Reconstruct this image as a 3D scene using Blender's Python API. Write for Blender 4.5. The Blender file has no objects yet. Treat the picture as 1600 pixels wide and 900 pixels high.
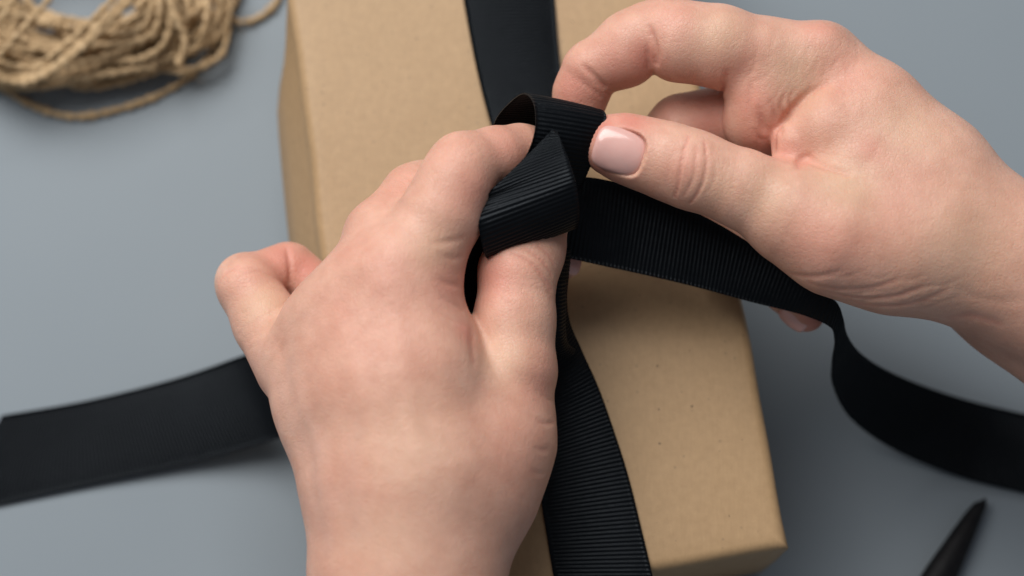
import bpy, bmesh, math, random
import numpy as np
from mathutils import Vector, Matrix

random.seed(7)
rng = np.random.default_rng(7)
sc = bpy.context.scene
C = sc.collection
MM = 0.001

# ------------------------------------------------------------------ camera
TILT = math.radians(15.7)
DIST = 460.0          # mm from the lens to the middle of the box top
BOXZ = 60.0           # mm, height of the box
FPX = 1600 * 60.0 / 36.0
cam_pos = np.array([0.0, -DIST * math.sin(TILT), BOXZ + DIST * math.cos(TILT)])
cam_f = np.array([0.0, math.sin(TILT), -math.cos(TILT)])
cam_u = np.array([0.0, math.cos(TILT), math.sin(TILT)])
cam_r = np.array([1.0, 0.0, 0.0])
cd = bpy.data.cameras.new('camera')
cam = bpy.data.objects.new('camera', cd)
C.objects.link(cam)
cam.location = Vector(cam_pos * MM)
cam.rotation_euler = (TILT, 0, 0)
cd.lens = 60.0
cd.sensor_width = 36.0
cd.clip_start = 0.01
cd.clip_end = 20.0
cd.dof.use_dof = True
cd.dof.focus_distance = 0.425
cd.dof.aperture_fstop = 5.6
sc.camera = cam

# ------------------------------------------------------------------ light
w = bpy.data.worlds.new('World')
sc.world = w
w.use_nodes = True
w.node_tree.nodes['Background'].inputs[0].default_value = (0.80, 0.88, 1.0, 1)
w.node_tree.nodes['Background'].inputs[1].default_value = 0.19


def area(name, loc, target, size, sizey, power, col):
    ld = bpy.data.lights.new(name, 'AREA')
    ld.shape = 'RECTANGLE'
    ld.size = size
    ld.size_y = sizey
    ld.energy = power
    ld.color = col
    o = bpy.data.objects.new(name, ld)
    C.objects.link(o)
    o.location = loc
    d = Vector(target) - Vector(loc)
    o.rotation_euler = d.to_track_quat('-Z', 'Y').to_euler()
    return o


area('window_light', (-0.37, 0.54, 0.98), (0.0, 0.0, 0.05), 1.0, 0.8, 18.8, (1.0, 0.975, 0.95))

sc.view_settings.view_transform = 'Standard'
sc.view_settings.look = 'None'
sc.view_settings.exposure = 0.0
sc.view_settings.gamma = 1.0
sc.cycles.use_denoising = True
sc.cycles.max_bounces = 6
sc.cycles.diffuse_bounces = 3
sc.cycles.glossy_bounces = 2
sc.cycles.caustics_reflective = False
sc.cycles.caustics_refractive = False


# ------------------------------------------------------------------ helpers
def P(px, py, z):
    """the point at height z (mm) that the photograph shows at pixel (px, py)"""
    d = cam_f + cam_r * ((px - 800.0) / FPX) + cam_u * ((450.0 - py) / FPX)
    t = (z - cam_pos[2]) / d[2]
    return cam_pos + d * t


def PP(lst):
    return [P(*q) for q in lst]


def catmull(pts, step=None, n=None):
    pts = np.asarray(pts, float)
    ext = np.vstack([2 * pts[0] - pts[1], pts, 2 * pts[-1] - pts[-2]])
    out = []
    for i in range(len(pts) - 1):
        p0, p1, p2, p3 = ext[i:i + 4]
        # centripetal parametrisation
        t0 = 0.0
        t1 = t0 + max(1e-6, np.linalg.norm(p1 - p0)) ** .5
        t2 = t1 + max(1e-6, np.linalg.norm(p2 - p1)) ** .5
        t3 = t2 + max(1e-6, np.linalg.norm(p3 - p2)) ** .5
        t = np.linspace(t1, t2, 24, endpoint=False)[:, None]
        A1 = (t1 - t) / (t1 - t0) * p0 + (t - t0) / (t1 - t0) * p1
        A2 = (t2 - t) / (t2 - t1) * p1 + (t - t1) / (t2 - t1) * p2
        A3 = (t3 - t) / (t3 - t2) * p2 + (t - t2) / (t3 - t2) * p3
        B1 = (t2 - t) / (t2 - t0) * A1 + (t - t0) / (t2 - t0) * A2
        B2 = (t3 - t) / (t3 - t1) * A2 + (t - t1) / (t3 - t1) * A3
        out.append((t2 - t) / (t2 - t1) * B1 + (t - t1) / (t2 - t1) * B2)
    out.append(pts[-1:])
    return np.vstack(out)


def mesh_obj(name, verts, faces, mat, parent=None, smooth=True):
    me = bpy.data.meshes.new(name)
    verts = np.asarray(verts, np.float64) * MM
    if isinstance(faces, np.ndarray):
        nf, k = faces.shape
        me.vertices.add(len(verts))
        me.vertices.foreach_set('co', verts.astype(np.float32).ravel())
        me.loops.add(nf * k)
        me.loops.foreach_set('vertex_index', faces.astype(np.int32).ravel())
        me.polygons.add(nf)
        me.polygons.foreach_set('loop_start', (np.arange(nf) * k).astype(np.int32))
        me.update(calc_edges=True)
        me.validate()
    else:
        me.from_pydata(verts.tolist(), [], faces)
        me.update()
    if smooth:
        me.polygons.foreach_set('use_smooth', np.ones(len(me.polygons), bool))
    me.materials.append(mat)
    o = bpy.data.objects.new(name, me)
    C.objects.link(o)
    if parent is not None:
        o.parent = parent
        o.matrix_parent_inverse = parent.matrix_world.inverted()
    return o


def tag(o, label=None, cat=None, group=None, kind=None):
    if label: o['label'] = label
    if cat: o['category'] = cat
    if group: o['group'] = group
    if kind: o['kind'] = kind
    return o


def empty(name, loc_mm):
    o = bpy.data.objects.new(name, None)
    C.objects.link(o)
    o.location = Vector(np.asarray(loc_mm) * MM)
    o.empty_display_size = 0.01
    bpy.context.view_layer.update()
    return o


# ------------------------------------------------------------------ materials
def mat_new(name):
    m = bpy.data.materials.new(name)
    m.use_nodes = True
    nt = m.node_tree
    return m, nt, nt.nodes['Principled BSDF']


def node(nt, typ, **kw):
    n = nt.nodes.new(typ)
    for k, v in kw.items():
        if k.startswith('i_'):
            n.inputs[k[2:].replace('_', ' ')].default_value = v
        else:
            setattr(n, k, v)
    return n


def noise(nt, co, scale, detail=3, rough=.55):
    n = node(nt, 'ShaderNodeTexNoise')
    n.inputs['Scale'].default_value = scale
    n.inputs['Detail'].default_value = detail
    n.inputs['Roughness'].default_value = rough
    nt.links.new(co, n.inputs['Vector'])
    return n


def ramp(nt, src, stops):
    r = node(nt, 'ShaderNodeValToRGB')
    el = r.color_ramp.elements
    while len(el) < len(stops): el.new(0.5)
    for e, (p, c) in zip(el, stops):
        e.position = p
        e.color = c if len(c) == 4 else (*c, 1)
    nt.links.new(src, r.inputs[0])
    return r


def mixc(nt, fac, a, b, typ='MIX'):
    n = node(nt, 'ShaderNodeMix', data_type='RGBA', blend_type=typ)
    for s, v in ((0, fac), (6, a), (7, b)):
        if hasattr(v, 'links') or hasattr(v, 'is_linked'):
            nt.links.new(v, n.inputs[s])
        elif isinstance(v, (int, float)):
            n.inputs[s].default_value = v
        else:
            n.inputs[s].default_value = (*v, 1)
    return n.outputs[2]


def bump(nt, height, strength, dist, normal=None):
    b = node(nt, 'ShaderNodeBump')
    b.inputs['Strength'].default_value = strength
    b.inputs['Distance'].default_value = dist
    nt.links.new(height, b.inputs['Height'])
    if normal is not None: nt.links.new(normal, b.inputs['Normal'])
    return b.outputs[0]


def make_table_mat():
    m, nt, b = mat_new('grey_table')
    co = node(nt, 'ShaderNodeTexCoord').outputs['Object']
    n1 = noise(nt, co, 6, 3)
    n2 = noise(nt, co, 900, 2)
    c = ramp(nt, n1.outputs[0], [(.3, (.212, .248, .276)), (.7, (.230, .266, .293))])
    nt.links.new(c.outputs[0], b.inputs['Base Color'])
    b.inputs['Roughness'].default_value = .62
    b.inputs['Specular IOR Level'].default_value = .3
    nt.links.new(bump(nt, n2.outputs[0], .15, .0002), b.inputs['Normal'])
    return m


def make_paper_mat():
    m, nt, b = mat_new('kraft_paper')
    co = node(nt, 'ShaderNodeTexCoord').outputs['Object']
    n1 = noise(nt, co, 18, 4)
    n2 = noise(nt, co, 420, 4, .7)
    mp = node(nt, 'ShaderNodeMapping')
    mp.inputs['Scale'].default_value = (1, .12, 1)
    nt.links.new(co, mp.inputs[0])
    n3 = noise(nt, mp.outputs[0], 1600, 2)
    c = ramp(nt, n1.outputs[0], [(.25, (.385, .250, .130)), (.75, (.425, .280, .150))])
    f = ramp(nt, n2.outputs[0], [(.3, (.92, .91, .90)), (.7, (1.04, 1.04, 1.04))])
    c = mixc(nt, 1.0, c.outputs[0], f.outputs[0], 'MULTIPLY')
    f3 = ramp(nt, n3.outputs[0], [(.3, (.965, .96, .955)), (.7, (1.02, 1.02, 1.02))])
    c = mixc(nt, 1.0, c, f3.outputs[0], 'MULTIPLY')
    # dark and pale flecks in the recycled pulp
    for scale, thr, col, seed in ((230, .10, (.15, .10, .055), 0.0), (110, .045, (.07, .048, .028), 3.1), (95, .055, (.78, .70, .56), 7.7), (420, .19, (.30, .20, .11), 5.0)):
        mp2 = node(nt, 'ShaderNodeMapping')
        mp2.inputs['Location'].default_value = (seed, seed, 0)
        nt.links.new(co, mp2.inputs[0])
        v = node(nt, 'ShaderNodeTexVoronoi')
        v.inputs['Scale'].default_value = scale
        nt.links.new(mp2.outputs[0], v.inputs['Vector'])
        wn = node(nt, 'ShaderNodeSeparateColor')
        nt.links.new(v.outputs['Color'], wn.inputs[0])
        mth = node(nt, 'ShaderNodeMath', operation='MULTIPLY')     # per-cell size, many cells have none
        nt.links.new(wn.outputs[0], mth.inputs[0])
        mth.inputs[1].default_value = thr * 2
        sub = node(nt, 'ShaderNodeMath', operation='SUBTRACT')
        nt.links.new(mth.outputs[0], sub.inputs[0])
        sub.inputs[1].default_value = thr
        lt = node(nt, 'ShaderNodeMath', operation='LESS_THAN')
        nt.links.new(v.outputs['Distance'], lt.inputs[0])
        nt.links.new(sub.outputs[0], lt.inputs[1])
        sc_ = node(nt, 'ShaderNodeMath', operation='MULTIPLY')
        nt.links.new(lt.outputs[0], sc_.inputs[0])
        sc_.inputs[1].default_value = .75
        c = mixc(nt, sc_.outputs[0], c, col)
    nt.links.new(c, b.inputs['Base Color'])
    b.inputs['Roughness'].default_value = .52
    b.inputs['Specular IOR Level'].default_value = .35
    nb = bump(nt, n2.outputs[0], .25, .00025)
    n4 = noise(nt, co, 45, 3)
    nb = bump(nt, n4.outputs[0], .2, .0012, nb)
    nt.links.new(nb, b.inputs['Normal'])
    return m


def make_ribbon_mat():
    m, nt, b = mat_new('black_grosgrain')
    uv = node(nt, 'ShaderNodeUVMap', uv_map='UVMap').outputs[0]     # u: mm along, v: mm across
    n1 = noise(nt, uv, .12, 3)
    c = ramp(nt, n1.outputs[0], [(.3, (.0030, .0036, .0045)), (.7, (.0042, .0050, .0062))])
    nt.links.new(c.outputs[0], b.inputs['Base Color'])
    # fine warp threads running across the ribs
    sep = node(nt, 'ShaderNodeSeparateXYZ')
    nt.links.new(uv, sep.inputs[0])
    mp = node(nt, 'ShaderNodeMapping')
    mp.inputs['Scale'].default_value = (.9, 5.0, 1)
    nt.links.new(uv, mp.inputs[0])
    n2 = noise(nt, mp.outputs[0], 1.0, 2)
    nt.links.new(bump(nt, n2.outputs[0], .5, .00018), b.inputs['Normal'])
    b.inputs['Roughness'].default_value = .30
    b.inputs['Specular IOR Level'].default_value = .11
    b.inputs['Specular Tint'].default_value = (.80, .90, 1.0, 1)
    b.inputs['Sheen Weight'].default_value = .03
    b.inputs['Sheen Roughness'].default_value = .4
    b.inputs['Sheen Tint'].default_value = (.6, .7, .8, 1)
    return m


def make_skin_mat():
    m, nt, b = mat_new('skin')
    co = node(nt, 'ShaderNodeTexCoord').outputs['Object']
    at = node(nt, 'ShaderNodeAttribute', attribute_name='tone')
    sep = node(nt, 'ShaderNodeSeparateColor')
    nt.links.new(at.outputs['Color'], sep.inputs[0])
    n1 = noise(nt, co, 55, 4, .55)
    n2 = noise(nt, co, 190, 3, .6)
    base = ramp(nt, n1.outputs[0], [(.28, (.610, .328, .238)), (.5, (.648, .370, .274)), (.74, (.690, .415, .314))])
    mot = ramp(nt, n2.outputs[0], [(.3, (.93, .89, .87)), (.7, (1.05, 1.07, 1.07))])
    c = mixc(nt, 1.0, base.outputs[0], mot.outputs[0], 'MULTIPLY')
    c = mixc(nt, sep.outputs[0], c, (.60, .195, .150))        # redness over joints and fingertips
    c = mixc(nt, sep.outputs[1], c, (.62, .46, .30))          # yellowish taut skin
    c = mixc(nt, sep.outputs[2], c, (.42, .30, .27))          # veins
    nt.links.new(c, b.inputs['Base Color'])
    b.subsurface_method = 'RANDOM_WALK' if hasattr(b, 'subsurface_method') else None
    b.inputs['Subsurface Weight'].default_value = .32
    b.inputs['Subsurface Radius'].default_value = (1.0, .36, .2)
    b.inputs['Subsurface Scale'].default_value = .0028
    b.inputs['Roughness'].default_value = .5
    b.inputs['Specular IOR Level'].default_value = .38
    # skin relief: fine polygonal cells, pores, faint creases
    v = node(nt, 'ShaderNodeTexVoronoi', feature='DISTANCE_TO_EDGE')
    v.inputs['Scale'].default_value = 1150
    wob = noise(nt, co, 300, 2)
    mx = node(nt, 'ShaderNodeMix', data_type='RGBA', blend_type='LINEAR_LIGHT')
    mx.inputs[0].default_value = .0012
    nt.links.new(co, mx.inputs[6]); nt.links.new(wob.outputs['Color'], mx.inputs[7])
    nt.links.new(mx.outputs[2], v.inputs['Vector'])
    vr = ramp(nt, v.outputs['Distance'], [(0.0, (0, 0, 0)), (.12, (1, 1, 1))])
    nb = bump(nt, vr.outputs[0], .32, .00016)
    n3 = noise(nt, co, 950, 3, .6)
    nb = bump(nt, n3.outputs[0], .38, .00026, nb)
    n5 = noise(nt, co, 130, 3, .6)
    nb = bump(nt, n5.outputs[0], .14, .0009, nb)
    nt.links.new(nb, b.inputs['Normal'])
    rr = ramp(nt, n3.outputs[0], [(.3, (.38, .38, .38)), (.7, (.54, .54, .54))])
    nt.links.new(rr.outputs[0], b.inputs['Roughness'])
    return m


def make_nail_mat():
    m, nt, b = mat_new('polished_nail')
    co = node(nt, 'ShaderNodeTexCoord').outputs['Object']
    n1 = noise(nt, co, 120, 2)
    c = ramp(nt, n1.outputs[0], [(.3, (.690, .400, .355)), (.7, (.730, .440, .390))])
    nt.links.new(c.outputs[0], b.inputs['Base Color'])
    b.inputs['Subsurface Weight'].default_value = .2
    b.inputs['Subsurface Radius'].default_value = (1, .5, .4)
    b.inputs['Subsurface Scale'].default_value = .001
    b.inputs['Roughness'].default_value = .22
    b.inputs['Coat Weight'].default_value = .25
    b.inputs['Coat Roughness'].default_value = .05
    n2 = noise(nt, co, 160, 2)
    nt.links.new(bump(nt, n2.outputs[0], .28, .0005), b.inputs['Normal'])
    return m


def make_jute_mat():
    m, nt, b = mat_new('jute')
    uv = node(nt, 'ShaderNodeUVMap', uv_map='UVMap').outputs[0]
    mp = node(nt, 'ShaderNodeMapping')
    mp.inputs['Scale'].default_value = (.35, 2.2, 1)
    nt.links.new(uv, mp.inputs[0])
    n1 = noise(nt, mp.outputs[0], 1.0, 4, .65)
    co = node(nt, 'ShaderNodeTexCoord').outputs['Object']
    n2 = noise(nt, co, 60, 3)
    c = ramp(nt, n1.outputs[0], [(.25, (.25, .155, .07)), (.5, (.55, .385, .215)), (.75, (.76, .59, .38))])
    f = ramp(nt, n2.outputs[0], [(.3, (.8, .78, .75)), (.7, (1.1, 1.1, 1.1))])
    c = mixc(nt, 1.0, c.outputs[0], f.outputs[0], 'MULTIPLY')
    nt.links.new(c, b.inputs['Base Color'])
    b.inputs['Roughness'].default_value = .7
    b.inputs['Specular IOR Level'].default_value = .25
    nt.links.new(bump(nt, n1.outputs[0], .45, .0006), b.inputs['Normal'])
    return m


def make_tool_mat():
    m, nt, b = mat_new('matte_black_metal')
    co = node(nt, 'ShaderNodeTexCoord').outputs['Object']
    n1 = noise(nt, co, 300, 2)
    c = ramp(nt, n1.outputs[0], [(.3, (.006, .006, .007)), (.7, (.010, .010, .011))])
    nt.links.new(c.outputs[0], b.inputs['Base Color'])
    b.inputs['Roughness'].default_value = .5
    b.inputs['Specular IOR Level'].default_value = .15
    return m


M_table = make_table_mat()
M_paper = make_paper_mat()
M_ribbon = make_ribbon_mat()
M_skin = make_skin_mat()
M_nail = make_nail_mat()
M_jute = make_jute_mat()
M_tool = make_tool_mat()

# ------------------------------------------------------------------ table
tb = mesh_obj('table_top', [(-900, -700, 0), (900, -700, 0), (900, 1100, 0), (-900, 1100, 0)], [(0, 1, 2, 3)], M_table, smooth=False)
tag(tb, 'matte blue grey table surface under the gift', kind='structure')


# ------------------------------------------------------------------ gift box
def build_box():
    fr = P(1236, 857, BOXZ)[:2]
    er = P(1160, 470, BOXZ)[:2]
    ax = (er - fr); ax /= np.linalg.norm(ax)            # front to back along the right edge
    side = np.array([-ax[1], ax[0]])                    # towards the left
    # left upper edge
    l0 = P(477, 190, BOXZ)[:2]
    Wd = float(np.dot(l0 - fr, side))
    L = 205.0
    ax2 = np.array([l0[0], l0[1]])
    # outline, front right corner = (0,0); u along ax, v along side
    r = 3.0
    rings = []

    def outline(inset, bul, n=26):
        pts = []
        def edge(u0, v0, u1, v1, nu, nv, amt):
            for i in range(n):
                t = i / n
                b_ = amt * math.sin(math.pi * t)
                pts.append((u0 + (u1 - u0) * t + nu * b_, v0 + (v1 - v0) * t + nv * b_))
        i = inset
        edge(i, i, i, Wd - i, -1, 0, bul * .5)
        edge(i, Wd - i, L - i, Wd - i, 0, 1, bul)
        edge(L - i, Wd - i, L - i, i, 1, 0, bul * .5)
        edge(L - i, i, i, i, 0, -1, bul * .35)
        return pts

    levels = [(0.15, 1.2, .4), (2.0, .6, .6)]
    verts, faces = [], []
    rings = []
    prof = []
    for k in range(7):                     # rounded upper edge
        a = k / 6 * math.pi / 2
        prof.append((BOXZ - r + r * math.sin(a), r - r * math.cos(a)))
    levels = [(0.1, 1.2, .2)] + [(z, 0.0, b) for z, b in ((3, .5), (12, 1.5), (24, 2.2), (36, 2.4), (46, 2.0), (54, 1.0))]
    levels += [(z, i, .35) for z, i in prof]
    for i in (5.0, 9.0, 18.0, 30.0, 42.0):
        levels.append((BOXZ + .0, i, 0.0))
    N = None
    for (z, ins, bul) in levels:
        o = outline(ins, bul)
        N = len(o)
        for (u, v) in o:
            # left side of the parcel is a looser fold: the paper stands off below the edge
            lo = 0.0
            if v > Wd * .5:
                f = (v - Wd * .5) / (Wd * .5)
                h = max(0.0, min(1.0, (BOXZ - z) / 24.0))
                h = h * h * (3 - 2 * h)
                t = max(0.0, min(1.0, (L * .92 - u) / 42.0))
                t = t * t * (3 - 2 * t)
                lo = f ** 6 * h * t * 6.4
            p = fr + ax * u + side * (v + lo)
            zz = z
            if z > 40 and ins < 4: p = p + (ax * math.sin(v * .11 + 1) + side * math.sin(u * .075 + .6) + side * .5 * math.sin(u * .19)) * .32
            if ins >= 4: zz += .15 * math.sin(u * .09) * math.sin(v * .07)
            verts.append((p[0], p[1], zz))
    nl = len(levels)
    for k in range(nl - 1):
        for j in range(N):
            a = k * N + j; b_ = k * N + (j + 1) % N
            faces.append((b_, a, a + N, b_ + N))
    faces.append(tuple(range(N)))
    faces.append(tuple((nl - 1) * N + j for j in reversed(range(N))))
    o = mesh_obj('gift_box', verts, faces, M_paper)
    tag(o, 'gift box wrapped in plain brown kraft paper under the hands', 'gift box')
    bm = bmesh.new(); bm.from_mesh(o.data)
    bmesh.ops.recalc_face_normals(bm, faces=bm.faces)
    bm.to_mesh(o.data); bm.free()
    print('BOX width', Wd, 'axis', ax)
    return fr, ax, side, Wd, L


BOX = build_box()
fr, ax, side, Wd, L = BOX

# ------------------------------------------------------------------ ribbon
PITCH = 1.08
ribbon_root = tag(empty('ribbon', (0, 0, BOXZ)), 'black ribbed grosgrain ribbon tied round the gift into a bow', 'ribbon')


def strip(name, A, B, ncross=14, crown=0.0, world=False, wave=0.0, seed=0, amp=.10, thick=.30, z_min=None, label=None):
    """ribbon between two edge curves (lists of photo pixel + height), ribs across it"""
    A = np.asarray(A if world else PP(A)); B = np.asarray(B if world else PP(B))
    a = catmull(A); b = catmull(B)
    # common parameter: knots pair up when the lists have the same length
    mid = (a + b) / 2
    s = np.concatenate([[0], np.cumsum(np.linalg.norm(np.diff(mid, axis=0), axis=1))])
    tot = s[-1]
    n = max(8, int(tot / (PITCH / 6)))
    si = np.linspace(0, tot, n)
    ai = np.stack([np.interp(si, s, a[:, k]) for k in range(3)], 1)
    bi = np.stack([np.interp(si, s, b[:, k]) for k in range(3)], 1)
    t = np.linspace(0, 1, ncross)
    # closer rows at the selvage
    t = .5 - .5 * np.cos(math.pi * t) * (1 - .0)
    t = .35 * t + .65 * np.linspace(0, 1, ncross)
    pts = ai[:, None, :] * (1 - t)[None, :, None] + bi[:, None, :] * t[None, :, None]
    du = np.gradient(pts, axis=0); dv = np.gradient(pts, axis=1)
    nrm = np.cross(du, dv)
    ln = np.linalg.norm(nrm, axis=2, keepdims=True); ln[ln == 0] = 1
    nrm /= ln
    # smooth normals along the length
    kern = np.ones(9) / 9
    for c in range(3):
        for j in range(ncross):
            nrm[:, j, c] = np.convolve(np.pad(nrm[:, j, c], 4, mode='edge'), kern, 'valid')
    nrm /= np.linalg.norm(nrm, axis=2, keepdims=True) + 1e-9
    flip = 1.0 if nrm[:, :, 2].mean() >= 0 else -1.0
    nrm_up = nrm * flip
    pts = pts + nrm_up * (crown * 4 * (t * (1 - t)))[None, :, None]
    if wave:
        r2 = np.random.default_rng(seed)
        for _ in range(4):
            fu = r2.uniform(.03, .11); fv = r2.uniform(-4, 4); ph = r2.uniform(0, 6.28)
            pts = pts + nrm_up * (wave * np.sin(si[:, None] * fu + t[None, :] * fv + ph))[:, :, None]
    width = np.linalg.norm(ai - bi, axis=1).mean()
    sel = np.clip(np.minimum(t, 1 - t) * width / 1.3, 0, 1)          # ribs fade into the selvage
    rib = np.sin(2 * math.pi * si / PITCH)[:, None] * amp * (.55 + .45 * sel[None, :])
    rib = rib + (np.sin(2 * math.pi * si * 2 / PITCH)[:, None]) * .05 * (1 - sel)[None, :]
    rib = rib - (.12 * np.exp(-((np.minimum(t, 1 - t) * width - 1.2) / .35) ** 2))[None, :]
    top = pts + nrm_up * (thick / 2 + rib)[:, :, None]
    bot = pts - nrm_up * (thick / 2 - rib * .8)[:, :, None]
    if z_min is not None:
        bot[:, :, 2] = np.maximum(bot[:, :, 2], z_min); top[:, :, 2] = np.maximum(top[:, :, 2], z_min + .2)
    V = np.concatenate([top.reshape(-1, 3), bot.reshape(-1, 3)])
    nn = n * ncross
    i = np.arange(n - 1)[:, None] * ncross + np.arange(ncross - 1)[None, :]
    i = i.ravel()
    F1 = np.stack([i, i + 1, i + ncross + 1, i + ncross], 1)
    if flip > 0: F1 = F1[:, ::-1]
    F2 = F1[:, ::-1] + nn
    e = np.arange(n - 1) * ncross
    E1 = np.stack([e, e + ncross, e + ncross + nn, e + nn], 1)
    e2 = e + ncross - 1
    E2 = np.stack([e2 + nn, e2 + ncross + nn, e2 + ncross, e2], 1)
    c = np.arange(ncross - 1)
    K1 = np.stack([c + nn, c + 1 + nn, c + 1, c], 1)
    c2 = c + (n - 1) * ncross
    K2 = np.stack([c2, c2 + 1, c2 + 1 + nn, c2 + nn], 1)
    side_f = np.concatenate([E1, E2, K1, K2])
    if flip > 0: pass
    else: side_f = side_f[:, ::-1]
    F = np.concatenate([F1, F2, side_f])
    o = mesh_obj(name, V, F, M_ribbon, ribbon_root)
    uvl = o.data.uv_layers.new(name='UVMap')
    U = np.tile(np.stack(np.broadcast_arrays(si[:, None], (t * width)[None, :]), 2).reshape(-1, 2), (2, 1))
    li = np.zeros(len(o.data.loops), np.int32)
    o.data.loops.foreach_get('vertex_index', li)
    uvl.data.foreach_set('uv', U[li].astype(np.float32).ravel())
    if label: o['label'] = label
    return o


# band lying on the far half of the box, over its far edge
strip('band',
      [(690, -330, 61.3), (700, -160, 61.2), (724, 0, 61.0), (745, 110, 61.6), (767, 195, 64), (800, 290, 70)],
      [(842, -330, 61.3), (855, -160, 61.2), (867, 0, 61.0), (874, 90, 61.6), (884, 165, 64), (893, 250, 70)],
      crown=.5, wave=.12, seed=3)
# band on the near half, gathered where it leaves the knot
strip('band',
      [(872, 390, 92), (866, 430, 88), (861, 480, 82), (862, 530, 75), (868, 575, 68), (860, 640, 63.5), (850, 710, 61.4), (845, 770, 61.0), (855, 840, 60.9), (866, 905, 60.9), (878, 960, 60.9)],
      [(893, 390, 88), (889, 430, 84), (886, 470, 78), (891, 505, 73), (908, 545, 67.5), (935, 605, 63.5), (960, 675, 61.4), (982, 745, 61.0), (1003, 830, 60.9), (1021, 905, 60.9), (1034, 960, 60.9)],
      crown=.6, wave=.10, seed=5)
# fold where the band is pulled up into the knot
strip('strand',
      [(858, 440, 92), (860, 490, 86), (862, 525, 81), (869, 550, 75.5), (884, 560, 71)],
      [(884, 440, 89), (884, 485, 83.5), (884, 515, 79), (888, 535, 74), (898, 545, 70)],
      crown=.9, seed=6)
# left tail, off the box edge down to the table
strip('tail',
      [(640, 470, 72), (560, 495, 66), (510, 512, 61), (470, 525, 46), (420, 541, 27), (375, 557, 15), (280, 590, 6), (150, 623, 2.0), (3, 649, .8)],
      [(690, 610, 72), (610, 632, 66), (545, 650, 61), (500, 664, 48), (470, 673, 28), (435, 685, 15), (330, 716, 6), (170, 752, 2.0), (-75, 806, .8)],
      crown=.4, wave=.10, seed=8, z_min=.15)
# right tail, stretched between the hands, then dropping to the table
strip('tail',
      [(850, 290, 90), (905, 277, 91), (955, 283, 90), (1020, 305, 88), (1100, 338, 86), (1200, 398, 84), (1280, 455, 83), (1308, 474, 82), (1317, 494, 77), (1322, 520, 66), (1342, 549, 49), (1385, 578, 32), (1455, 607, 16), (1530, 630, 6), (1640, 655, 1.6)],
      [(840, 392, 84), (882, 402, 84), (940, 415, 83), (1000, 428, 82), (1085, 448, 80), (1175, 472, 78), (1262, 494, 77), (1296, 510, 76), (1304, 530, 70), (1301, 566, 57), (1303, 606, 40), (1331, 656, 22), (1400, 704, 9), (1500, 745, 3), (1630, 778, 1.2)],
      crown=.3, wave=.10, seed=12, z_min=.15)
# upper loop round the finger of the left hand
strip('loop',
      [(745, 318, 92), (765, 303, 98), (785, 287, 103), (808, 262, 108), (826, 235, 111), (836, 200, 113), (834, 163, 113), (820, 146, 109), (796, 160, 101), (772, 192, 92), (768, 240, 84), (790, 290, 80)],
      [(880, 330, 88), (895, 312, 91), (905, 296, 94), (914, 278, 98), (926, 250, 103), (938, 215, 107), (947, 182, 108), (938, 172, 105), (915, 176, 98), (892, 196, 90), (885, 240, 84), (890, 290, 80)],
      ncross=16, crown=.25, wave=.06, seed=20)
# lower, flattened loop lying on the thumb: front panel, then the part folded back under it
strip('loop',
      [(800, 372, 97), (778, 394, 98), (764, 402, 101), (757, 398, 105), (751, 372, 109), (746, 343, 111), (742, 319, 110), (765, 300, 112), (790, 279, 113), (818, 253, 113.5), (845, 226, 113.5), (867, 204.5, 113)],
      [(872, 332, 98), (890, 349, 99), (900, 353, 103), (904, 338, 108), (904, 312, 113), (900, 286, 116), (894, 266, 117), (889, 251, 117), (884, 238, 116.5), (879, 226, 116), (874, 214, 115), (868, 204, 113.4)],
      ncross=16, crown=.3, wave=.2, seed=31)
strip('loop',
      [(743, 319, 109.8), (746, 322, 106.5), (762, 332, 103), (790, 350, 99)],
      [(867, 206, 113), (870, 212, 109), (874, 232, 105), (876, 262, 101)],
      ncross=14, crown=.3, seed=33)
# the strand pulled down between finger and thumb
strip('strand',
      [(742, 330, 101), (728, 372, 98), (716, 410, 94), (712, 450, 90), (722, 490, 86), (735, 540, 82)],
      [(800, 350, 99), (785, 388, 95), (775, 420, 90), (770, 460, 86), (768, 500, 83), (770, 540, 80)],
      crown=.1, seed=2)


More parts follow.
